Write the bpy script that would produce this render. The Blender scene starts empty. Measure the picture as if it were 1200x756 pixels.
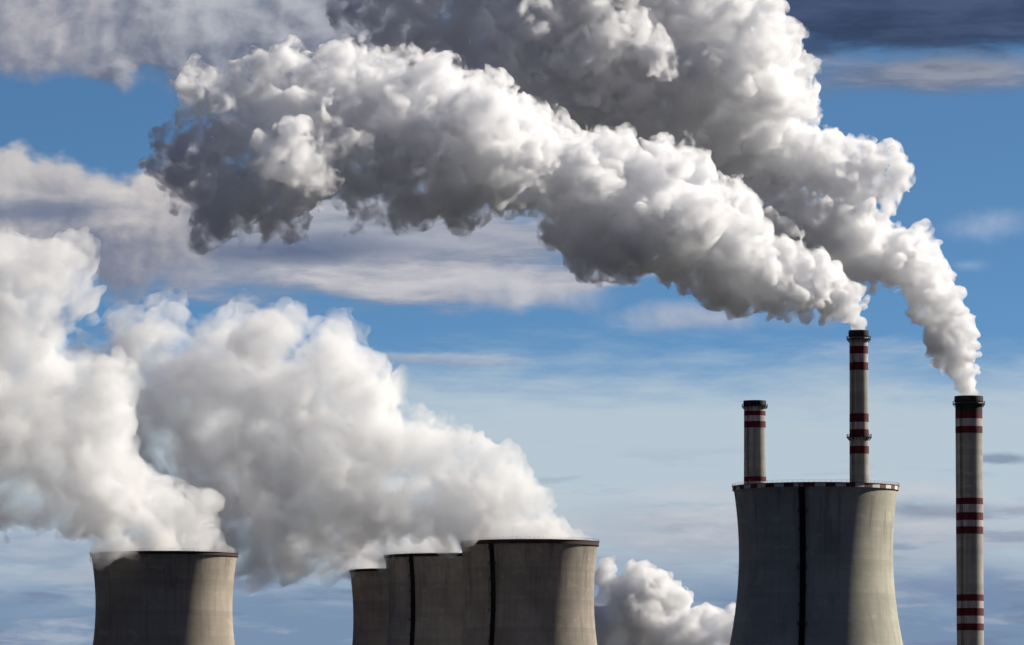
import bpy, bmesh, math, random
import numpy as np
import openvdb
from mathutils import Vector

C = bpy.context.scene.collection
SC = bpy.context.scene
PI = math.pi
R = math.radians

# ---------------------------------------------------------------- camera
FPX = 6800.0                       # focal length in pixels of a 1200 px wide frame
HOR = 937.0                        # where the horizon falls in that frame (below its bottom edge)
CAM_Z = 2.0
PITCH = math.atan((HOR - 378.0) / FPX)
cam_d = bpy.data.cameras.new('camera')
cam_d.sensor_width = 36.0
cam_d.lens = 36.0 * FPX / 1200.0
cam_d.clip_start = 1.0
cam_d.clip_end = 80000.0
cam = bpy.data.objects.new('camera', cam_d)
C.objects.link(cam)
cam.location = (0, 0, CAM_Z)
cam.rotation_euler = (PI / 2 + PITCH, 0, 0)
SC.camera = cam

# ---------------------------------------------------------------- light
SUN_AZ = R(114.0)                  # measured from the direction towards the camera (-Y) round to the right
SUN_EL = R(30.0)
SUN_DIR = Vector((math.sin(SUN_AZ) * math.cos(SUN_EL), -math.cos(SUN_AZ) * math.cos(SUN_EL), math.sin(SUN_EL)))
sun_d = bpy.data.lights.new('sun', 'SUN')
sun_d.energy = 5.0
sun_d.angle = R(0.5)
sun_d.color = (1.0, 0.93, 0.82)
sun = bpy.data.objects.new('sun', sun_d)
C.objects.link(sun)
sun.rotation_euler = SUN_DIR.to_track_quat('Z', 'Y').to_euler()

SC.view_settings.view_transform = 'Standard'
SC.view_settings.look = 'None'
SC.view_settings.exposure = 0.45
SC.view_settings.gamma = 1.0
SC.view_settings.use_curve_mapping = False
SC.cycles.use_denoising = True
SC.cycles.max_bounces = 20
SC.cycles.diffuse_bounces = 3
SC.cycles.glossy_bounces = 2
SC.cycles.transmission_bounces = 2
SC.cycles.volume_bounces = 12
SC.cycles.transparent_max_bounces = 160
SC.cycles.use_adaptive_sampling = True
SC.cycles.adaptive_threshold = 0.04
SC.cycles.sample_clamp_indirect = 4.0

# ---------------------------------------------------------------- sky
SKY_STRENGTH = 0.10
world = bpy.data.worlds.new('World')
SC.world = world
world.use_nodes = True
NT = world.node_tree
NT.nodes.clear()


class NB:
    """small helper that writes node trees as expressions"""
    def __init__(s, nt):
        s.nt = nt

    def new(s, t, **kw):
        n = s.nt.nodes.new(t)
        for k, v in kw.items():
            setattr(n, k, v)
        return n

    def put(s, sock, v):
        if isinstance(v, bpy.types.NodeSocket):
            s.nt.links.new(v, sock)
        elif v is not None:
            sock.default_value = v

    def m(s, op, a, b=None, c=None, clamp=False):
        n = s.new('ShaderNodeMath', operation=op, use_clamp=clamp)
        s.put(n.inputs[0], a)
        if b is not None: s.put(n.inputs[1], b)
        if c is not None: s.put(n.inputs[2], c)
        return n.outputs[0]

    def vm(s, op, a, b=None):
        n = s.new('ShaderNodeVectorMath', operation=op)
        s.put(n.inputs[0], a)
        if b is not None:
            s.put(n.inputs['Scale'] if op == 'SCALE' else n.inputs[1], b)
        return n.outputs['Value'] if op in ('LENGTH', 'DOT_PRODUCT', 'DISTANCE') else n.outputs[0]

    def xyz(s, x, y, z=0.0):
        n = s.new('ShaderNodeCombineXYZ')
        for i, v in enumerate((x, y, z)): s.put(n.inputs[i], v)
        return n.outputs[0]

    def sep(s, v):
        n = s.new('ShaderNodeSeparateXYZ')
        s.put(n.inputs[0], v)
        return n.outputs

    def noise(s, vec, scale, detail=6.0, rough=0.55, dist=0.0, color=False):
        n = s.new('ShaderNodeTexNoise')
        s.put(n.inputs['Vector'], vec)
        n.inputs['Scale'].default_value = scale
        n.inputs['Detail'].default_value = detail
        n.inputs['Roughness'].default_value = rough
        n.inputs['Distortion'].default_value = dist
        return n.outputs['Color'] if color else n.outputs[0]

    def mix(s, f, a, b, blend='MIX'):
        n = s.new('ShaderNodeMix', data_type='RGBA', blend_type=blend)
        s.put(n.inputs[0], f)
        s.put(n.inputs[6], a)
        s.put(n.inputs[7], b)
        return n.outputs[2]

    def ramp(s, f, lo, hi, a=0.0, b=1.0, smooth=True):
        n = s.new('ShaderNodeMapRange')
        n.interpolation_type = 'SMOOTHSTEP' if smooth else 'LINEAR'
        s.put(n.inputs[0], f)
        for i, v in enumerate((lo, hi, a, b)): s.put(n.inputs[i + 1], v)
        return n.outputs[0]


def lin(r, g, b, k=1.0):
    f = lambda c: ((c / 255.0 + 0.055) / 1.055) ** 2.4 if c > 10 else c / 255.0 / 12.92
    return (f(r) * k, f(g) * k, f(b) * k, 1.0)


def build_sky():
    n = NB(NT)
    co = n.new('ShaderNodeTexCoord').outputs['Generated']
    d = n.vm('NORMALIZE', co)
    x, y, z = n.sep(d)
    az = n.m('ARCTAN2', x, y)
    el = n.m('ARCSINE', z)
    # azimuth and elevation of the sky direction, in units of 1/6800 radian; the horizon is V = 937
    U = n.m('MULTIPLY_ADD', az, FPX, 600.0)
    V = n.m('MULTIPLY_ADD', el, -FPX, HOR)
    P = n.xyz(U, V, 0.0)
    # clear sky: the Sky Texture, read higher above the horizon than it is seen, as through clean cold air
    sky = n.new('ShaderNodeTexSky', sky_type='NISHITA')
    sky.sun_disc = False
    sky.sun_elevation = SUN_EL
    sky.sun_rotation = math.atan2(SUN_DIR.x, SUN_DIR.y)
    sky.altitude = 300.0
    sky.air_density = 1.0
    sky.dust_density = 0.6
    sky.ozone_density = 2.0
    lift = n.xyz(x, y, n.m('MULTIPLY', n.m('ABSOLUTE', z), 4.5))
    n.put(sky.inputs[0], n.vm('NORMALIZE', lift))
    base = n.mix(1.0, sky.outputs[0], (0.50, 0.74, 0.83, 1.0), 'MULTIPLY')
    K = 1.0 / SKY_STRENGTH / 2 ** 0.45         # cloud colours below are given as seen, the background multiplies by SKY_STRENGTH

    # shared noises
    flat = n.vm('MULTIPLY', P, (1.0, 2.6, 1.0))          # stretched sideways: stratus
    w1 = n.noise(flat, 0.006, 4.0, 0.55, color=True)
    warp = n.vm('SCALE', n.vm('SUBTRACT', w1, (0.5, 0.5, 0.5)), 1.0)
    puff = n.noise(n.vm('ADD', P, n.vm('SCALE', warp, 50.0)), 0.0085, 8.0, 0.48)
    puff_s = n.m('SUBTRACT', puff, 0.5)
    Pl = n.vm('ADD', P, (13.0, -11.0, 0.0))              # a step towards the sun: clouds are bright where they thin out that way
    puff_l = n.noise(n.vm('ADD', Pl, n.vm('SCALE', warp, 50.0)), 0.0085, 6.0, 0.48)
    relief = n.m('MULTIPLY', n.m('SUBTRACT', puff, puff_l), 3.2)
    strat = n.noise(n.vm('ADD', n.vm('MULTIPLY', P, (1.0, 5.0, 1.0)), n.vm('SCALE', warp, 60.0)), 0.0075, 7.0, 0.6)
    strat_s = n.m('SUBTRACT', strat, 0.5)
    fine = n.noise(n.vm('MULTIPLY', P, (1.0, 1.5, 1.0)), 0.03, 8.0, 0.6)
    fine_s = n.m('SUBTRACT', fine, 0.5)

    col = base
    def bank(col, cx, cy, rx, ry, light, dark, soft=0.35, amp=1.0, nz=puff_s, op=1.0, wa=60.0, shade=0.9):
        q = n.vm('ADD', P, n.vm('SCALE', warp, wa))
        q = n.vm('MULTIPLY', n.vm('SUBTRACT', q, (cx, cy, 0.0)), (1.0 / rx, 1.0 / ry, 0.0))
        qy = n.sep(q)[1]
        rr = n.vm('LENGTH', q)
        v = n.m('ADD', n.m('SUBTRACT', 1.0, rr), n.m('MULTIPLY', nz, amp * 2.0))
        mask = n.m('MULTIPLY', n.ramp(v, 0.0, soft), op)
        sh = n.m('ADD', n.m('MULTIPLY', qy, -0.5 * shade), relief if nz is puff_s else n.m('MULTIPLY', nz, 2.4))
        c = n.mix(n.ramp(sh, -0.5, 0.5), lin(*dark, K), lin(*light, K))
        return n.mix(mask, col, c)

    # pale milky band low down
    low = n.m('ADD', V, n.m('MULTIPLY', strat_s, 110.0))
    col = n.mix(n.m('MULTIPLY', n.ramp(low, 385.0, 500.0), 0.88), col, lin(190, 204, 212, K))
    col = n.mix(n.m('MULTIPLY', n.ramp(low, 600.0, 735.0), 0.92), col, lin(114, 139, 170, K))

    # streaks low over the horizon
    s2 = n.m('SUBTRACT', n.noise(n.vm('ADD', n.vm('MULTIPLY', P, (1.0, 5.5, 1.0)), n.vm('SCALE', warp, 90.0)), 0.0042, 8.0, 0.6), 0.5)
    sm = n.m('MULTIPLY', n.ramp(s2, 0.0, 0.15), n.ramp(V, 540.0, 650.0))
    col = n.mix(n.m('MULTIPLY', sm, 0.7), col, lin(176, 184, 198, K))
    s3 = n.m('SUBTRACT', n.noise(n.vm('ADD', n.vm('MULTIPLY', P, (1.0, 6.5, 1.0)), (900.0, 300.0, 0.0)), 0.0055, 8.0, 0.58), 0.5)
    sd = n.m('MULTIPLY', n.ramp(s3, 0.03, 0.16), n.ramp(V, 500.0, 640.0))
    col = n.mix(n.m('MULTIPLY', sd, 0.6), col, lin(110, 126, 156, K))
    col = bank(col, 900, 620, 460, 70, (200, 200, 206), (158, 166, 182), 0.8, 0.7, strat_s, 0.75, 60)
    col = bank(col, 1090, 600, 150, 14, (140, 150, 170), (116, 130, 156), 0.9, 0.7, strat_s, 0.7, 40)
    col = bank(col, 1170, 541, 50, 9, (128, 144, 168), (112, 130, 158), 0.8, 0.6, strat_s, 0.8, 20)
    col = bank(col, 1120, 690, 220, 30, (124, 144, 176), (108, 130, 166), 0.9, 0.8, strat_s, 0.7, 50)
    col = bank(col, 40, 640, 160, 26, (176, 186, 202), (130, 146, 174), 0.8, 0.9, strat_s, 0.8, 50)
    # thin veils in the blue
    col = bank(col, 520, 422, 120, 12, (176, 186, 200), (140, 158, 185), 0.7, 0.5, strat_s, 0.85, 20)
    col = bank(col, 1010, 412, 110, 18, (170, 188, 208), (140, 170, 205), 0.9, 0.8, strat_s, 0.7, 30)
    col = bank(col, 830, 375, 130, 26, (196, 198, 206), (150, 165, 190), 0.8, 0.8, puff_s, 0.85, 30)
    col = bank(col, 1160, 272, 80, 30, (178, 190, 212), (130, 160, 200), 0.9, 0.9, puff_s, 0.75, 30)
    col = bank(col, 1140, 315, 40, 14, (160, 185, 215), (130, 160, 200), 0.9, 0.6, puff_s, 0.6, 20)
    # the long grey-white bank in the middle and the puffs at its left end
    col = bank(col, 430, 292, 420, 88, (176, 178, 188), (138, 146, 164), 0.55, 0.55, strat_s, 0.95, 70)
    col = bank(col, 520, 328, 250, 34, (206, 204, 208), (170, 172, 182), 0.7, 0.6, strat_s, 0.9, 40)
    col = bank(col, 620, 345, 130, 30, (200, 200, 206), (160, 166, 180), 0.7, 0.7, puff_s, 0.9, 40)
    col = bank(col, 330, 296, 230, 26, (112, 124, 150), (92, 106, 136), 0.9, 0.45, strat_s, 0.95, 40)
    col = bank(col, 70, 262, 260, 84, (202, 198, 198), (122, 128, 148), 0.28, 0.9, puff_s, 0.97, 50)
    col = bank(col, 190, 250, 90, 52, (214, 208, 206), (134, 138, 154), 0.25, 0.9, puff_s, 0.97, 40)
    col = bank(col, 60, 246, 130, 24, (108, 120, 146), (94, 108, 136), 0.9, 0.5, strat_s, 0.85, 30)
    col = bank(col, 60, 214, 60, 22, (198, 194, 194), (150, 152, 164), 0.5, 0.6, puff_s, 0.95, 30)
    # grey cloud along the top left
    col = bank(col, 40, 18, 220, 84, (204, 200, 202), (124, 130, 148), 0.3, 0.85, puff_s, 0.97, 50)
    col = bank(col, 330, 44, 260, 108, (186, 188, 196), (94, 104, 126), 0.3, 0.9, puff_s, 0.98, 50)
    # dark cloud in the top right corner with a paler underside
    col = bank(col, 1090, 92, 250, 32, (150, 156, 170), (104, 116, 140), 0.8, 0.5, strat_s, 0.95, 40)
    col = bank(col, 1080, 20, 330, 66, (74, 90, 120), (52, 66, 94), 0.5, 0.5, strat_s, 0.97, 40)

    # dark cloud added over the unseen rest of the sky to cut fill light
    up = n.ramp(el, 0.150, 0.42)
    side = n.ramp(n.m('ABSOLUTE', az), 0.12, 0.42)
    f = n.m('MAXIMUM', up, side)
    added_deckn = n.noise(n.vm('MULTIPLY', d, (1.0, 1.0, 2.5)), 3.0, 6.0, 0.55)
    added_deck = n.mix(n.ramp(added_deckn, 0.38, 0.66), lin(6, 14, 44, K), lin(20, 34, 78, K))
    added_deck = n.mix(n.ramp(el, 0.65, 1.25), added_deck, lin(104, 124, 168, K))  # paler blue overhead, added to light the shaded smoke
    col = n.mix(n.m('MULTIPLY', f, 0.95), col, added_deck)
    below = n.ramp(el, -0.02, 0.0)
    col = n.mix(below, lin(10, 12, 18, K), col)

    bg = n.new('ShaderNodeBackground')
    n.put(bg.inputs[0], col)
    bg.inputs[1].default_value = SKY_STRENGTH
    out = n.new('ShaderNodeOutputWorld')
    NT.links.new(bg.outputs[0], out.inputs[0])


build_sky()
world.cycles.sampling_method = 'MANUAL'
world.cycles.sample_map_resolution = 512


# ---------------------------------------------------------------- helpers
def at(px, py, Y):
    """the point at depth Y that the photograph shows at pixel (px, py)"""
    a, b = (px - 600.0) / FPX, (378.0 - py) / FPX
    dy = math.cos(PITCH) - b * math.sin(PITCH)
    dz = math.sin(PITCH) + b * math.cos(PITCH)
    return Vector((a * Y / dy, Y, CAM_Z + dz * Y / dy))


def tag(o, label=None, cat=None, group=None, kind=None):
    if label: o['label'] = label
    if cat: o['category'] = cat
    if group: o['group'] = group
    if kind: o['kind'] = kind
    return o


def empty(name, loc):
    o = bpy.data.objects.new(name, None)
    C.objects.link(o)
    o.location = loc
    o.empty_display_size = 5.0
    return o


def link(name, bm, mat, parent=None, smooth=True):
    me = bpy.data.meshes.new(name)
    bmesh.ops.recalc_face_normals(bm, faces=bm.faces)
    bm.to_mesh(me)
    bm.free()
    if smooth:
        me.polygons.foreach_set('use_smooth', [True] * len(me.polygons))
        me.set_sharp_from_angle(angle=R(40))
    me.materials.append(mat)
    o = bpy.data.objects.new(name, me)
    C.objects.link(o)
    if parent: o.parent = parent
    return o


def lathe(bm, prof, n=96):
    """closed profile of (r, z) turned round the z axis"""
    rings = []
    for k in range(n):
        a = 2 * PI * k / n
        ca, sa = math.cos(a), math.sin(a)
        rings.append([bm.verts.new((r * ca, r * sa, z)) for r, z in prof])
    m = len(prof)
    for k in range(n):
        A, B = rings[k], rings[(k + 1) % n]
        for i in range(m):
            j = (i + 1) % m
            bm.faces.new((A[i], B[i], B[j], A[j]))


def box(bm, c, s, rotz=0.0):
    ca, sa = math.cos(rotz), math.sin(rotz)
    vs = []
    for dx in (-.5, .5):
        for dy in (-.5, .5):
            for dz in (-.5, .5):
                x, y = dx * s[0], dy * s[1]
                vs.append(bm.verts.new((c[0] + x * ca - y * sa, c[1] + x * sa + y * ca, c[2] + dz * s[2])))
    for f in ((0, 1, 3, 2), (4, 6, 7, 5), (0, 4, 5, 1), (2, 3, 7, 6), (0, 2, 6, 4), (1, 5, 7, 3)):
        bm.faces.new([vs[i] for i in f])


def bar(bm, a, b, t):
    """square bar from a to b"""
    a, b = Vector(a), Vector(b)
    d = (b - a).normalized()
    u = d.orthogonal().normalized()
    v = d.cross(u)
    A = [bm.verts.new(a + (u * i + v * j) * t / 2) for i, j in ((1, 1), (1, -1), (-1, -1), (-1, 1))]
    B = [bm.verts.new(b + (u * i + v * j) * t / 2) for i, j in ((1, 1), (1, -1), (-1, -1), (-1, 1))]
    for i in range(4):
        bm.faces.new((A[i], A[(i + 1) % 4], B[(i + 1) % 4], B[i]))
    bm.faces.new(A)
    bm.faces.new(B[::-1])


# ---------------------------------------------------------------- materials
def mat_new(name):
    m = bpy.data.materials.new(name)
    m.use_nodes = True
    m.node_tree.nodes.clear()
    return m, NB(m.node_tree)


def mat_concrete(name, c, stain, seed):
    m, n = mat_new(name)
    co = n.new('ShaderNodeTexCoord').outputs['Object']
    co2 = n.vm('ADD', co, (seed * 37.0, seed * 11.0, 0.0))
    streak = n.noise(n.vm('MULTIPLY', co2, (1.0, 1.0, 0.045)), 0.55, 7.0, 0.62)
    blot = n.noise(co2, 0.09, 6.0, 0.6)
    grain = n.noise(co2, 1.6, 5.0, 0.65)
    z = n.sep(co)[2]
    # lift joints of the shuttering every 1.9 m
    lift = n.m('FRACT', n.m('DIVIDE', z, 1.9))
    joint = n.ramp(n.m('ABSOLUTE', n.m('SUBTRACT', lift, 0.5)), 0.46, 0.495)
    liftn = n.new('ShaderNodeTexWhiteNoise', noise_dimensions='1D')
    n.put(liftn.inputs['W'], n.m('FLOOR', n.m('DIVIDE', z, 1.9)))
    col = n.mix(n.ramp(blot, 0.35, 0.7), c, tuple(v * 0.74 for v in c[:3]) + (1,))
    col = n.mix(n.m('MULTIPLY', n.ramp(streak, 0.48, 0.72), 0.65), col, stain)
    col = n.mix(n.m('MULTIPLY', liftn.outputs[0], 0.42), col, stain)
    col = n.mix(n.m('MULTIPLY', joint, 0.35), col, stain)
    # water stains that run down from the lip, and a few pale repair patches
    run = n.noise(n.vm('MULTIPLY', co2, (1.0, 1.0, 0.02)), 0.30, 8.0, 0.7)
    run = n.m('MULTIPLY', n.ramp(run, 0.50, 0.62), n.ramp(n.m('ADD', z, n.m('MULTIPLY', blot, 40.0)), 85.0, 128.0))
    col = n.mix(n.m('MULTIPLY', run, 0.45), col, tuple(v * 0.45 for v in stain[:3]) + (1,))
    patch = n.noise(n.vm('MULTIPLY', co2, (1.0, 1.0, 1.8)), 0.16, 2.0, 0.4)
    col = n.mix(n.m('MULTIPLY', n.ramp(patch, 0.66, 0.68), 0.35), col, tuple(min(1, v * 1.2) for v in c[:3]) + (1,))
    col = n.mix(n.m('MULTIPLY', n.ramp(grain, 0.3, 0.75), 0.18), col, stain)
    b = n.new('ShaderNodeBsdfPrincipled')
    n.put(b.inputs['Base Color'], col)
    b.inputs['Roughness'].default_value = 0.92
    b.inputs['Specular IOR Level'].default_value = 0.2
    bump = n.new('ShaderNodeBump')
    bump.inputs['Strength'].default_value = 0.35
    bump.inputs['Distance'].default_value = 0.06
    n.put(bump.inputs['Height'], n.m('SUBTRACT', grain, n.m('MULTIPLY', joint, 0.6)))
    n.put(b.inputs['Normal'], bump.outputs[0])
    o = n.new('ShaderNodeOutputMaterial')
    n.nt.links.new(b.outputs[0], o.inputs[0])
    return m


def mat_paint(name, c, dirt, rough=0.7):
    m, n = mat_new(name)
    co = n.new('ShaderNodeTexCoord').outputs['Object']
    s = n.noise(n.vm('MULTIPLY', co, (1.0, 1.0, 0.12)), 0.9, 7.0, 0.65)
    col = n.mix(n.m('MULTIPLY', n.ramp(s, 0.38, 0.68), 0.85), c, dirt)
    b = n.new('ShaderNodeBsdfPrincipled')
    n.put(b.inputs['Base Color'], col)
    b.inputs['Roughness'].default_value = rough
    b.inputs['Specular IOR Level'].default_value = 0.25
    o = n.new('ShaderNodeOutputMaterial')
    n.nt.links.new(b.outputs[0], o.inputs[0])
    return m


def mat_rim_check(name, pairs):
    m, n = mat_new(name)
    co = n.new('ShaderNodeTexCoord').outputs['Object']
    x, y, z = n.sep(co)
    a = n.m('MULTIPLY', n.m('ARCTAN2', y, x), pairs / (2 * PI))
    f = n.m('GREATER_THAN', n.m('FRACT', n.m('ADD', a, 100.0)), 0.5)
    s = n.noise(co, 0.8, 6.0, 0.65)
    dirt = n.m('MULTIPLY', n.ramp(s, 0.4, 0.75), 0.5)
    col = n.mix(f, (0.16, 0.014, 0.018, 1), (0.74, 0.72, 0.68, 1))
    col = n.mix(dirt, col, (0.12, 0.10, 0.09, 1))
    b = n.new('ShaderNodeBsdfPrincipled')
    n.put(b.inputs['Base Color'], col)
    b.inputs['Roughness'].default_value = 0.75
    o = n.new('ShaderNodeOutputMaterial')
    n.nt.links.new(b.outputs[0], o.inputs[0])
    return m


def mat_vapour(name, density, albedo, g, skin, curl, lo, hi, thin, reach, step):
    """a scattering body inside a faint diffuse skin of droplets"""
    m, n = mat_new(name)
    v = n.new('ShaderNodeVolumePrincipled')
    v.inputs['Color'].default_value = albedo
    v.inputs['Density'].default_value = density
    v.inputs['Anisotropy'].default_value = g
    # curls: the vapour is patchy, and the patches open up with the distance from where it came out
    co = n.new('ShaderNodeTexCoord').outputs['Object']
    nz = n.noise(co, 1.0 / curl, 4.0, 0.6, 0.4)
    far = n.ramp(n.vm('LENGTH', co), reach * 0.08, reach, 0.0, thin, smooth=False)
    near = n.ramp(n.vm('LENGTH', co), 0.0, 45.0, 0.10, 0.0, smooth=False)
    nz = n.m('ADD', n.m('SUBTRACT', nz, far), near)
    n.put(v.inputs['Density'], n.m('MULTIPLY', n.ramp(nz, lo, hi, smooth=False), density))
    t = n.new('ShaderNodeBsdfTransparent')
    d = n.new('ShaderNodeBsdfDiffuse')
    d.inputs['Color'].default_value = (0.75, 0.75, 0.76, 1)
    mx = n.new('ShaderNodeMixShader')
    mx.inputs[0].default_value = skin
    n.nt.links.new(t.outputs[0], mx.inputs[1])
    n.nt.links.new(d.outputs[0], mx.inputs[2])
    o = n.new('ShaderNodeOutputMaterial')
    n.nt.links.new(mx.outputs[0], o.inputs['Surface'])
    n.nt.links.new(v.outputs[0], o.inputs['Volume'])
    m.cycles.homogeneous_volume = False
    m.cycles.volume_step_rate = step
    return m


M = {
    'concrete_warm': mat_concrete('weathered warm concrete', (0.45, 0.395, 0.325, 1), (0.25, 0.22, 0.185, 1), 1),
    'concrete_beige': mat_concrete('weathered beige concrete', (0.38, 0.335, 0.285, 1), (0.20, 0.18, 0.16, 1), 2),
    'concrete_pale': mat_concrete('weathered pale concrete', (0.50, 0.485, 0.40, 1), (0.31, 0.30, 0.25, 1), 3),
    'concrete_brown': mat_concrete('weathered brown concrete', (0.55, 0.44, 0.32, 1), (0.30, 0.23, 0.16, 1), 4),
    'concrete_grey': mat_concrete('chimney concrete', (0.48, 0.465, 0.42, 1), (0.25, 0.245, 0.225, 1), 5),
    'red': mat_paint('faded red paint', (0.13, 0.009, 0.016, 1), (0.045, 0.010, 0.013, 1)),
    'white': mat_paint('dirty white paint', (0.50, 0.45, 0.45, 1), (0.24, 0.21, 0.205, 1)),
    'soot': mat_paint('soot', (0.035, 0.032, 0.034, 1), (0.015, 0.014, 0.014, 1)),
    'steel': mat_paint('dark painted steel', (0.018, 0.018, 0.022, 1), (0.035, 0.025, 0.02, 1), 0.6),
    'rust': mat_paint('rusty steel', (0.07, 0.03, 0.022, 1), (0.02, 0.016, 0.016, 1)),
    'check': mat_rim_check('red and white rim blocks', 25),
    'smoke': mat_vapour('dense grey smoke', 0.80, (0.984, 0.988, 0.999, 1), 0.35, 0.03, 7.0, 0.40, 0.67, 0.095, 330.0, 0.17),
    'steam': mat_vapour('white steam', 0.22, (0.980, 0.983, 0.990, 1), 0.2, 0.015, 18.0, 0.36, 0.72, 0.075, 220.0, 0.3),
    'far_steam': mat_vapour('rolling steam', 0.40, (0.975, 0.977, 0.982, 1), 0.2, 0.03, 14.0, 0.36, 0.66, 0.05, 200.0, 0.3),
}


# ---------------------------------------------------------------- ground
def build_ground():
    m, n = mat_new('winter fields')
    co = n.new('ShaderNodeTexCoord').outputs['Object']
    a = n.noise(co, 0.004, 6.0, 0.6)
    b_ = n.noise(co, 0.2, 8.0, 0.65)
    col = n.mix(n.ramp(a, 0.4, 0.6), (0.012, 0.017, 0.020, 1), (0.020, 0.023, 0.026, 1))
    col = n.mix(n.m('MULTIPLY', n.ramp(b_, 0.35, 0.7), 0.5), col, (0.014, 0.016, 0.012, 1))
    b = n.new('ShaderNodeBsdfPrincipled')
    n.put(b.inputs['Base Color'], col)
    b.inputs['Roughness'].default_value = 0.95
    o = n.new('ShaderNodeOutputMaterial')
    n.nt.links.new(b.outputs[0], o.inputs[0])
    bm = bmesh.new()
    S = 40000.0
    vs = [bm.verts.new(p) for p in ((-S, -2000, 0), (S, -2000, 0), (S, S, 0), (-S, S, 0))]
    bm.faces.new(vs)
    tag(link('ground', bm, m, None, False), kind='structure')


build_ground()


# ---------------------------------------------------------------- cooling towers
def tower_radius(z, H, RT):
    zt, rt, b = H - 0.21 * H, RT * 0.936, 0.56 * H
    return rt * math.sqrt(1.0 + ((z - zt) / b) ** 2) * (RT / (rt * math.sqrt(1.0 + ((H - zt) / b) ** 2)))


def cooling_tower(px_l, px_r, py_rim, Y, label, mat, rim_mat, rim_h, stair_px=None, stair_dy=0.0):
    pl, pr = at(px_l, py_rim, Y), at(px_r, py_rim, Y)
    RT = (pr.x - pl.x) / 2
    cx = (pr.x + pl.x) / 2
    H = pl.z
    t = tag(empty('cooling_tower', (cx, Y, 0)), label, 'cooling tower', 'cooling towers of the power station')
    N = 160
    zs = [0.0] + [H * (k / 60.0) for k in range(1, 61)]
    outer = [(tower_radius(z, H, RT), z) for z in zs]
    inner = [(r - (0.9 if z < H * 0.97 else 0.55), z) for r, z in outer][::-1]
    bm = bmesh.new()
    lathe(bm, outer + inner, N)
    link('shell', bm, mat, t)
    # stiffening ring and walkway at the lip
    bm = bmesh.new()
    lathe(bm, [(RT + 0.03, H - rim_h), (RT + 0.35, H - rim_h), (RT + 0.35, H + 0.12), (RT + 0.03, H + 0.12)], N)
    link('rim_band', bm, rim_mat, t)
    bm = bmesh.new()
    lathe(bm, [(RT - 0.9, H + 0.15), (RT + 0.55, H + 0.15), (RT + 0.55, H + 0.28), (RT - 0.9, H + 0.28)], N)
    rw = link('walkway', bm, M['steel'], t)
    bm = bmesh.new()
    for hh in (0.6, 1.1):
        lathe(bm, [(RT + 0.47, H + hh), (RT + 0.51, H + hh), (RT + 0.51, H + hh + 0.04), (RT + 0.47, H + hh + 0.04)], N)
    for k in range(96):
        a = 2 * PI * k / 96
        box(bm, ((RT + 0.49) * math.cos(a), (RT + 0.49) * math.sin(a), H + 0.70), (0.05, 0.05, 0.85), a)
    link('railing', bm, M['steel'], rw, False)
    if stair_px is not None:
        s = ((at(stair_px, py_rim, Y).x - cx) / RT)
        phi = math.asin(max(-1, min(1, s))) - PI / 2        # angle of the ladder on the side facing the camera
        ca, sa = math.cos(phi), math.sin(phi)
        tx, ty = -sa, ca

        def pt(z, off, side):
            r = tower_radius(z, H, RT) + off
            return (r * ca + tx * side, r * sa + ty * side, z)
        bm = bmesh.new()
        K = 70
        zz = [H * k / K for k in range(K + 1)]
        for a0, a1 in zip(zz[:-1], zz[1:]):
            for side in (-0.85, -0.3, 0.3, 0.85):
                bar(bm, pt(a0, 0.35 if abs(side) < .5 else 0.55, side), pt(a1, 0.35 if abs(side) < .5 else 0.55, side), 0.24)
            # cage plating at the back keeps the shaft dark
            q = [bm.verts.new(pt(z_, 0.16, s_)) for z_, s_ in ((a0, -1.0), (a0, 1.0), (a1, 1.0), (a1, -1.0))]
            q2 = [bm.verts.new(pt(z_, 0.10, s_)) for z_, s_ in ((a0, -1.0), (a0, 1.0), (a1, 1.0), (a1, -1.0))]
            bm.faces.new(q)
            bm.faces.new(q2[::-1])
        z = 1.0
        while z < H - 0.5:
            bar(bm, pt(z, 0.35, -0.3), pt(z, 0.35, 0.3), 0.10)
            if int(z) % 2 == 0:
                bar(bm, pt(z, 0.95, -0.85), pt(z, 0.95, 0.85), 0.10)
                bar(bm, pt(z, 0.5, -0.85), pt(z, 0.95, -0.85), 0.10)
                bar(bm, pt(z, 0.5, 0.85), pt(z, 0.95, 0.85), 0.10)
            z += 0.5
        ld = link('ladder', bm, M['steel'], t, False)
        z = H - 3.5
        k = 0
        while z > 4:
            bm = bmesh.new()
            w = 1.85 if k % 3 == 1 else 1.35
            p = pt(z, 0.75, 0.12 if k % 2 else -0.12)
            box(bm, p, (1.3, w * 2 - 0.4, 0.14), phi)
            for side in (-1, 1):
                bar(bm, (p[0] + tx * side * (w - .25), p[1] + ty * side * (w - .25), z), (p[0] + tx * side * (w - .25), p[1] + ty * side * (w - .25), z + 1.1), 0.12)
            pf = (p[0] + ca * 0.55, p[1] + sa * 0.55)
            for hh in (0.55, 1.1):
                bar(bm, (pf[0] - tx * (w - .2), pf[1] - ty * (w - .2), z + hh), (pf[0] + tx * (w - .2), pf[1] + ty * (w - .2), z + hh), 0.12)
            link('platform', bm, M['steel'], ld, False)
            z -= 6.4
            k += 1
    return t


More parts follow.
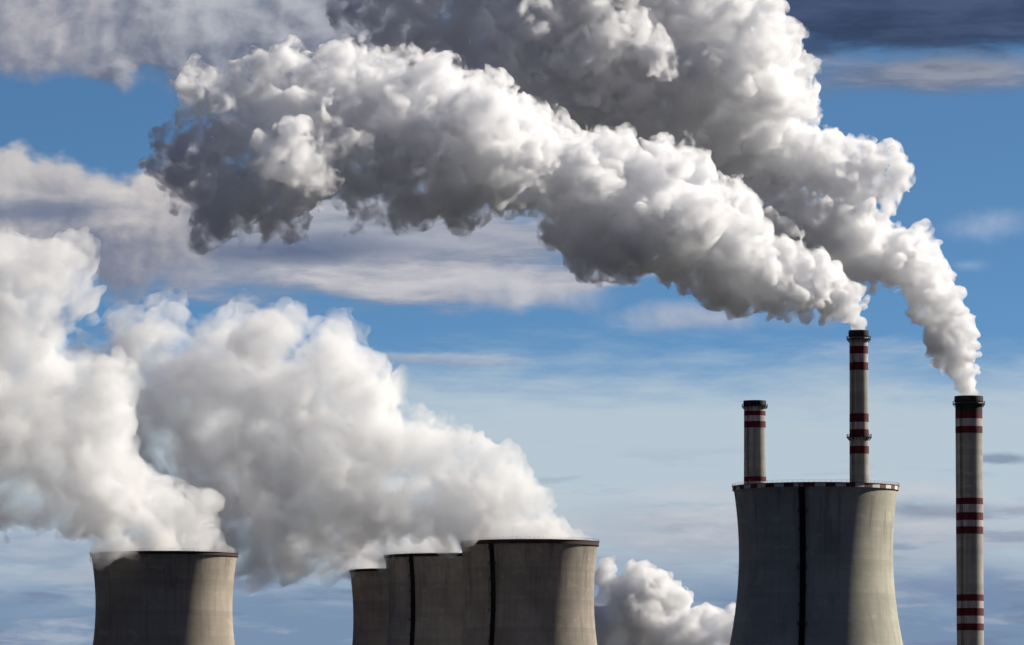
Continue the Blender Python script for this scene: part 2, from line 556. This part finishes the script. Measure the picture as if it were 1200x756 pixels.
cooling_tower(859.5, 1052, 571, 2000, 'big cooling tower with red and white blocks round its lip, two chimneys rising behind it',
              M['concrete_pale'], M['check'], 1.25, 935)
cooling_tower(107, 278, 650, 2180, 'cooling tower standing apart on the left, white steam spilling over its left lip',
              M['concrete_warm'], M['rust'], 0.9, None)
cooling_tower(540, 701, 636, 2397, 'cooling tower with broad sunlit right edge, in front of two others it partly hides',
              M['concrete_beige'], M['rust'], 1.5, 576)
cooling_tower(451, 605, 652, 2560, 'cooling tower half hidden behind the taller one, dark ladder near its left edge',
              M['concrete_beige'], M['soot'], 1.1, 483)
cooling_tower(410, 540, 669, 2800, 'brownish cooling tower of which only a narrow strip shows, steam smothering its lip',
              M['concrete_brown'], M['soot'], 0.9, None)


# ---------------------------------------------------------------- chimneys
def chimney(px_l, px_r, py_top, Y, taper, bands, label, galleries):
    """bands: (y_top, y_bottom, 'red' / 'white' / 'soot') in photograph rows"""
    pl, pr = at(px_l, py_top, Y), at(px_r, py_top, Y)
    R0 = (pr.x - pl.x) / 2
    H = pl.z
    cx = (pl.x + pr.x) / 2
    t = tag(empty('chimney', (cx, Y, 0)), label, 'chimney', 'chimneys of the power station')
    rad = lambda z: R0 + (H - z) * taper
    N = 64
    bm = bmesh.new()
    zs = [0.0] + [H * k / 24 for k in range(1, 25)]
    lathe(bm, [(rad(z), z) for z in zs] + [(rad(z) - 0.6, z) for z in zs[::-1]], N)
    link('shaft', bm, M['concrete_grey'], t)
    zrow = lambda py: at(px_l, py, Y).z
    for y0, y1, c in bands:
        za, zb = zrow(y1), zrow(y0)
        bm = bmesh.new()
        e = 0.035
        lathe(bm, [(rad(za) + e, za), (rad(zb) + e, zb), (rad(zb) + 0.004, zb), (rad(za) + 0.004, za)], N)
        link({'red': 'red_band', 'white': 'white_band', 'soot': 'sooty_band'}[c], bm, M[c], t)
    # lip
    bm = bmesh.new()
    lathe(bm, [(rad(H) - 0.7, H + 0.01), (rad(H) - 0.7, H + 0.5), (rad(H) + 0.3, H + 0.5), (rad(H) + 0.38, H - 0.2), (rad(H) + 0.38, H - 1.6), (rad(H) + 0.06, H - 1.9), (rad(H) + 0.06, H + 0.01)], N)
    link('lip', bm, M['soot'], t)
    for py in galleries:
        z = zrow(py)
        bm = bmesh.new()
        lathe(bm, [(rad(z) + 0.05, z), (rad(z) + 1.05, z), (rad(z) + 1.05, z + 0.22), (rad(z) + 0.05, z + 0.22)], N)
        for hh in (0.65, 1.15):
            lathe(bm, [(rad(z) + 0.98, z + hh), (rad(z) + 1.05, z + hh), (rad(z) + 1.05, z + hh + 0.08), (rad(z) + 0.98, z + hh + 0.08)], N)
        for k in range(20):
            a = 2 * PI * k / 20
            box(bm, ((rad(z) + 1.01) * math.cos(a), (rad(z) + 1.01) * math.sin(a), z + 0.7), (0.1, 0.1, 1.1), a)
            bar(bm, ((rad(z) + 0.95) * math.cos(a), (rad(z) + 0.95) * math.sin(a), z - 0.02), ((rad(z - 1) + 0.05) * math.cos(a), (rad(z - 1) + 0.05) * math.sin(a), z - 1.1), 0.14)
        link('gallery', bm, M['steel'], t, False)
    # climbing ladder on the left of the side that faces us
    bm = bmesh.new()
    phi = R(-128)
    ca, sa = math.cos(phi), math.sin(phi)
    for side in (-0.35, 0.35):
        bar(bm, ((rad(0) + 0.3) * ca - sa * side, (rad(0) + 0.3) * sa + ca * side, 0), ((rad(H) + 0.3) * ca - sa * side, (rad(H) + 0.3) * sa + ca * side, H - 2), 0.12)
    z = 1.0
    while z < H - 2:
        bar(bm, ((rad(z) + 0.3) * ca + sa * 0.35, (rad(z) + 0.3) * sa - ca * 0.35, z), ((rad(z) + 0.3) * ca - sa * 0.35, (rad(z) + 0.3) * sa + ca * 0.35, z), 0.07)
        z += 1.0
    link('ladder', bm, M['steel'], t, False)
    return t


chimney(1119.5, 1151, 466, 2210, 0.0, [(474, 483, 'soot'), (483, 491, 'red'), (491, 500, 'white'), (500, 508, 'red'),
                                       (584, 591.5, 'red'), (591.5, 601, 'white'), (601, 610, 'red'), (610, 617.5, 'white'), (617.5, 626, 'red'),
                                       (697, 704.5, 'red'), (704.5, 713, 'white'), (713, 722, 'red'), (722, 731, 'white'), (731, 739, 'red'),
                                       (810, 818, 'red'), (818, 826, 'white'), (826, 834, 'red')],
        'smoking chimney standing clear of the towers, three sets of red and white bands', [474])
chimney(995.5, 1017, 389, 2110, 0.004, [(399, 406, 'white'), (406, 415, 'red'), (415, 425, 'white'), (425, 434, 'red'),
                                       (485, 495, 'red'), (495, 503.5, 'white'), (503.5, 512, 'red'), (515, 523, 'white'), (523, 532, 'red')],
        'slender smoking chimney, tallest one, with a gallery ring halfway down its visible part', [398, 513])
chimney(872, 897, 471, 2600, 0.006, [(477, 482, 'white'), (482, 487.5, 'red'), (487.5, 494, 'white'), (494, 501.5, 'red'),
                                      (559, 564.5, 'red'), (564.5, 571, 'white'), (571, 577, 'red')],
        'short smokeless chimney behind the left lip of the big cooling tower', [477])


# ---------------------------------------------------------------- smoke and steam
def spline_noise(shape, h, wave, rng):
    """smooth random field on a grid of spacing h with bumps about `wave` metres wide (separable cubic interpolation of a random lattice)"""
    out = None
    ms = [int(math.ceil(n * h / wave)) + 5 for n in shape]
    lat = rng.standard_normal(ms).astype(np.float32)
    for ax, n in enumerate(shape):
        t = np.arange(n) * (h / wave) + 1.0 + rng.random()
        i = np.floor(t).astype(int)
        f = (t - i).astype(np.float32)
        W = np.zeros((n, ms[ax]), np.float32)
        w = [-0.5 * f + f * f - 0.5 * f ** 3, 1 - 2.5 * f * f + 1.5 * f ** 3, 0.5 * f + 2 * f * f - 1.5 * f ** 3, -0.5 * f * f + 0.5 * f ** 3]
        rows = np.arange(n)
        for k in range(4):
            W[rows, np.clip(i - 1 + k, 0, ms[ax] - 1)] += w[k]
        lat = np.moveaxis(np.tensordot(W, lat, axes=(1, ax)), 0, ax)
    return lat


def plume(name, label, cat, Y, blobs, mat, seed, drift=0.0, h=0.9, octaves=(), kids=26, kid_r=(0.20, 0.48), depth=0.35, warp=0.6, group=None, grand=0, soft=0.16, ragged=()):
    """blobs: (px, py, r) or (px, py, r, depth offset in px) at depth Y; octaves: (wave in m, amplitude as a share of wave)"""
    rng = np.random.default_rng(seed)
    s = Y / FPX
    sph = []
    for b in blobs:
        px, py, r = b[:3]
        dz = b[3] if len(b) > 3 else float(np.clip(rng.normal(), -1.5, 1.5)) * depth * r
        dz -= drift * max(0.0, blobs[0][0] - px)          # the wind also carries it a little towards us
        c = at(px, py, Y + dz * s)
        c = np.array([c.x, c.y, c.z])
        r0 = r * c[1] / FPX
        sph.append((c, r0 * 0.92, r0, r0))
        nk = int(kids * (1.0 + min(r0, 24.0) / 24.0)) if r0 > 4 else max(5, kids // 2)
        ng = grand if r0 < 9 else max(6, int(grand * 9 / r0))
        for k in range(nk):
            v = rng.normal(size=3)
            v /= np.linalg.norm(v)
            q = r0 * rng.uniform(*kid_r)
            kc = c + v * (r0 * rng.uniform(0.72, 0.95))
            sph.append((kc, q, r0, r0))
            for _ in range(ng if q > 1.5 else 0):
                w = rng.normal(size=3) + v * 0.9
                w /= np.linalg.norm(w)
                sph.append((kc + w * q * rng.uniform(0.75, 1.0), q * rng.uniform(0.26, 0.5), q, r0))
    cs = np.array([p[0] for p in sph])
    rs = np.array([p[1] for p in sph])
    pad = 6.0
    lo = (cs - rs[:, None]).min(0) - pad
    hi = (cs + rs[:, None]).max(0) + pad
    n = np.ceil((hi - lo) / h).astype(int) + 1
    D = np.full(n, 12.0, np.float32)
    RF = np.full(n, 4.0, np.float32)
    ax = [lo[i] + np.arange(n[i]) * h for i in range(3)]
    for (c, r, r0, rr) in sph:
        mg = r + min(8.0, 0.5 * r0 + 2.0)
        a = np.maximum(((c - mg - lo) / h).astype(int), 0)
        e = np.minimum(((c + mg - lo) / h).astype(int) + 2, n)
        X = (ax[0][a[0]:e[0]] - c[0])[:, None, None]
        Yy = (ax[1][a[1]:e[1]] - c[1])[None, :, None]
        Z = (ax[2][a[2]:e[2]] - c[2])[None, None, :]
        d = (np.sqrt(X * X + Yy * Yy + Z * Z) - r).astype(np.float32)
        sl = (slice(a[0], e[0]), slice(a[1], e[1]), slice(a[2], e[2]))
        old = D[sl]
        k = soft * r0
        hh = np.clip(0.5 + 0.5 * (old - d) / k, 0, 1)
        RF[sl] = np.where(d < old, rr, RF[sl])
        D[sl] = old * (1 - hh) + d * hh - k * hh * (1 - hh)
    for wave, amp in octaves:
        nz = np.abs(spline_noise(tuple(n), h, wave, rng)) - 0.55
        D -= nz * (amp * wave) * np.clip(RF / (wave * 1.1) - 0.25, 0, 1) * np.clip(1.15 - RF / (wave * 16.0), 0.62, 1.0)
    for wave, amp in ragged:
        D -= spline_noise(tuple(n), h, wave, rng) * (amp * wave) * np.clip(RF / (wave * 2.5) - 0.2, 0, 1)
    g = openvdb.FloatGrid()
    g.background = 12.0
    g.copyFromArray(D)
    pts, tris, quads = g.convertToPolygons(isovalue=0.0, adaptivity=0.0)
    pts = pts * h + lo
    # keep the main body: scraps that came loose and hollows inside it go
    par = np.arange(len(pts))
    ea = np.concatenate([quads[:, 0], quads[:, 1], quads[:, 2]]).astype(np.int64)
    eb = np.concatenate([quads[:, 1], quads[:, 2], quads[:, 3]]).astype(np.int64)
    while True:
        m_ = np.minimum(par[ea], par[eb])
        new = par.copy()
        np.minimum.at(new, par[ea], m_)
        np.minimum.at(new, par[eb], m_)
        new = new[new]
        if (new == par).all():
            break
        par = new
    root = np.bincount(par).argmax()
    quads = quads[par[quads[:, 0]] == root]
    if len(tris):
        tris = tris[par[tris[:, 0]] == root]
    used = np.zeros(len(pts), bool)
    used[quads.ravel()] = True
    if len(tris):
        used[tris.ravel()] = True
    remap = np.cumsum(used) - 1
    pts, quads = pts[used], remap[quads]
    tris = remap[tris] if len(tris) else tris
    # turbulence: the whole body is stirred by two swirling displacement fields
    if warp:
        idx = (pts - lo) / h
        i0 = np.clip(np.floor(idx).astype(int), 0, n - 2)
        f = (idx - i0).astype(np.float32)
        near = np.clip(RF[i0[:, 0], i0[:, 1], i0[:, 2]] / 14.0, 0.12, 1.0)
        for wave, amp in ((34.0, 4.2 * warp), (11.0, 1.5 * warp), (4.5, 0.55 * warp)):
            for axis in range(3):
                nz = spline_noise(tuple(n), h, wave, rng)
                val = 0
                for dx in (0, 1):
                    for dy in (0, 1):
                        for dz_ in (0, 1):
                            wgt = (f[:, 0] if dx else 1 - f[:, 0]) * (f[:, 1] if dy else 1 - f[:, 1]) * (f[:, 2] if dz_ else 1 - f[:, 2])
                            val = val + wgt * nz[i0[:, 0] + dx, i0[:, 1] + dy, i0[:, 2] + dz_]
                pts[:, axis] += val * amp * near
    org = np.array([cs[0][0], cs[0][1], cs[0][2]])
    pts = (pts - org).astype(np.float32)
    A, B, C_ = pts[quads[:, 0]], pts[quads[:, 1]], pts[quads[:, 2]]
    if np.einsum('ij,ij->i', A, np.cross(B, C_)).sum() < 0:       # faces must look outwards
        quads, tris = quads[:, ::-1], tris[:, ::-1]
    me = bpy.data.meshes.new(name)
    nq, ntr = len(quads), len(tris)
    me.vertices.add(len(pts))
    me.vertices.foreach_set('co', pts.ravel())
    me.loops.add(nq * 4 + ntr * 3)
    me.loops.foreach_set('vertex_index', np.concatenate([quads.ravel(), tris.ravel()]).astype(np.int32))
    me.polygons.add(nq + ntr)
    ls = np.concatenate([np.arange(nq) * 4, nq * 4 + np.arange(ntr) * 3]).astype(np.int32)
    me.polygons.foreach_set('loop_start', ls)
    me.update(calc_edges=True)
    me.polygons.foreach_set('use_smooth', np.ones(nq + ntr, bool))
    me.materials.append(mat)
    o = bpy.data.objects.new(name, me)
    o.location = org
    C.objects.link(o)
    print(name, 'faces', nq + ntr, 'grid', list(n))
    return tag(o, label, cat, group, 'thing')


SMOKE_OCT = ((30, 0.24), (15, 0.26), (7.5, 0.32), (3.8, 0.36))
SMOKE_RAG = ((2.6, 0.16), (1.5, 0.26))
STEAM_RAG = ((12.0, 0.10), (6.0, 0.20), (3.2, 0.34))
STEAM_OCT = ((40, 0.26), (20, 0.26), (10, 0.24), (5, 0.22))

plume('smoke_plume', 'grey smoke plume from the slender tallest chimney, passing in front of the other smoke', 'smoke plume', 2110, [
    (1006, 386, 7.5, 0), (1004, 378, 10, 0), (996, 366, 16), (983, 352, 22), (967, 340, 28), (946, 330, 33), (922, 322, 36), (898, 316, 38),
    (870, 302, 44), (840, 300, 42), (850, 266, 38), (810, 286, 50), (776, 264, 55), (792, 214, 36), (735, 266, 54), (700, 258, 58),
    (748, 216, 42), (690, 205, 50), (650, 218, 58), (608, 195, 62), (640, 156, 32), (568, 172, 66), (540, 206, 48), (520, 136, 50),
    (480, 165, 66), (430, 190, 54), (400, 132, 62), (352, 106, 56), (340, 182, 72), (330, 236, 38), (290, 200, 58), (244, 172, 48),
    (252, 124, 36), (210, 180, 30), (180, 190, 15), (300, 120, 40), (400, 84, 40), (440, 100, 45), (230, 100, 24)], M['smoke'], 11, 0.40, 0.62, SMOKE_OCT, grand=9, soft=0.11, ragged=SMOKE_RAG, group='smoke plumes of the chimneys')

plume('smoke_plume', 'grey smoke plume rising from the chimney that stands clear of the towers', 'smoke plume', 2210, [
    (1134, 462, 9.5, 0), (1131, 452, 12, 0), (1127, 437, 16), (1121, 420, 20), (1113, 400, 24), (1103, 377, 28), (1093, 352, 31), (1082, 328, 34),
    (1068, 310, 37), (1044, 298, 39), (1020, 286, 42), (990, 276, 44), (960, 270, 42), (930, 262, 38), (900, 275, 36),
    (1032, 198, 28), (1000, 200, 36), (960, 200, 42), (920, 188, 46), (880, 200, 42), (850, 160, 55), (898, 132, 54), (926, 102, 36), (870, 82, 60),
    (838, 36, 64), (800, 112, 68), (760, 72, 72), (720, 122, 64), (700, 50, 78), (650, 112, 55), (640, 30, 72), (600, 70, 58), (560, 50, 62),
    (560, -10, 55), (500, 10, 50), (480, -20, 46), (700, -40, 74), (800, -30, 66), (850, -10, 40), (620, -50, 60), (440, 10, 46), (500, 60, 42)], M['smoke'], 23, 0.35, 0.68, SMOKE_OCT, grand=9, soft=0.11, ragged=SMOKE_RAG,
      group='smoke plumes of the chimneys')

plume('steam_plume', 'white steam spreading left from the cooling tower with the broad sunlit edge', 'steam plume', 2397, [
    (672, 634, 12, 0), (688, 636, 8, 0), (645, 628, 20, 10), (645, 630, 16, -25), (615, 618, 28, 0), (615, 630, 20, -40), (580, 612, 28, 10), (600, 592, 28), (570, 572, 36), (542, 592, 40), (556, 610, 20),
    (520, 546, 42), (492, 572, 50), (482, 606, 30), (470, 520, 38), (440, 560, 54), (430, 606, 34), (420, 472, 40), (415, 432, 22), (400, 520, 54),
    (382, 570, 54), (372, 620, 38), (360, 450, 54), (340, 520, 58), (330, 596, 48), (300, 430, 54), (282, 500, 62), (260, 402, 34), (272, 576, 52),
    (240, 450, 54), (190, 392, 34), (212, 520, 56), (150, 402, 30), (152, 470, 52), (112, 436, 40), (104, 500, 46), (140, 548, 44), (184, 506, 44, 20), (172, 446, 40), (300, 640, 34), (340, 642, 32), (282, 612, 42)], M['steam'], 31, 0.14, 1.1, STEAM_OCT, kids=16, ragged=STEAM_RAG, kid_r=(0.35, 0.6), group='steam plumes of the cooling towers')

plume('steam_plume', 'steam rolling left off the half hidden cooling tower behind the taller one', 'steam plume', 2560, [
    (520, 648, 20, 0), (490, 650, 18, -10), (470, 646, 18, 15), (500, 635, 24), (462, 632, 24), (440, 620, 28), (410, 610, 30)],
      M['steam'], 37, 0.3, 0.9, STEAM_OCT, kids=16, ragged=STEAM_RAG, kid_r=(0.35, 0.6), group='steam plumes of the cooling towers')

plume('steam_plume', 'low steam curling over the brownish cooling tower of which a strip shows', 'steam plume', 2800, [
    (445, 672, 18, 0), (430, 662, 18), (412, 654, 17), (396, 656, 15), (386, 668, 12), (420, 640, 18), (380, 646, 20), (350, 650, 20)],
      M['steam'], 41, 0.3, 0.8, STEAM_OCT, kids=16, ragged=STEAM_RAG, kid_r=(0.35, 0.6), group='steam plumes of the cooling towers')

plume('steam_plume', 'white steam of the cooling tower standing apart, piled up into a tall head', 'steam plume', 2180, [
    (230, 646, 14, 0), (258, 646, 11, 0), (244, 634, 14, 6), (266, 648, 7, -6), (195, 642, 26, 0), (160, 642, 22, 0), (190, 648, 18, -40), (205, 618, 38), (152, 602, 46), (124, 640, 15, -30), (121, 646, 14, -62), (114, 656, 9, -56), (118, 664, 6, -62), (136, 634, 18, -60), (102, 572, 54), (52, 560, 46),
    (12, 540, 54), (-30, 560, 56), (60, 500, 56), (20, 450, 58), (-30, 470, 64), (40, 392, 50), (58, 342, 44), (15, 342, 50), (-30, 360, 56), (112, 462, 36), (110, 520, 40)],
      M['steam'], 43, 0.3, 1.1, STEAM_OCT, kids=16, ragged=STEAM_RAG, kid_r=(0.35, 0.6), group='steam plumes of the cooling towers')

plume('steam_plume', 'billowing steam low between the towers, rising from something hidden behind them', 'steam plume', 3000, [
    (766, 684, 24), (786, 696, 20), (750, 720, 36), (722, 700, 18), (712, 730, 28), (800, 742, 28), (826, 726, 20), (846, 732, 18), (862, 716, 12),
    (872, 742, 24), (770, 762, 42), (840, 768, 30), (714, 664, 10), (708, 678, 12), (700, 760, 34), (740, 800, 40), (800, 800, 40), (860, 800, 36)],
      M['far_steam'], 47, 0.0, 1.0, SMOKE_OCT, kids=22, ragged=SMOKE_RAG, group='steam plumes of the cooling towers')
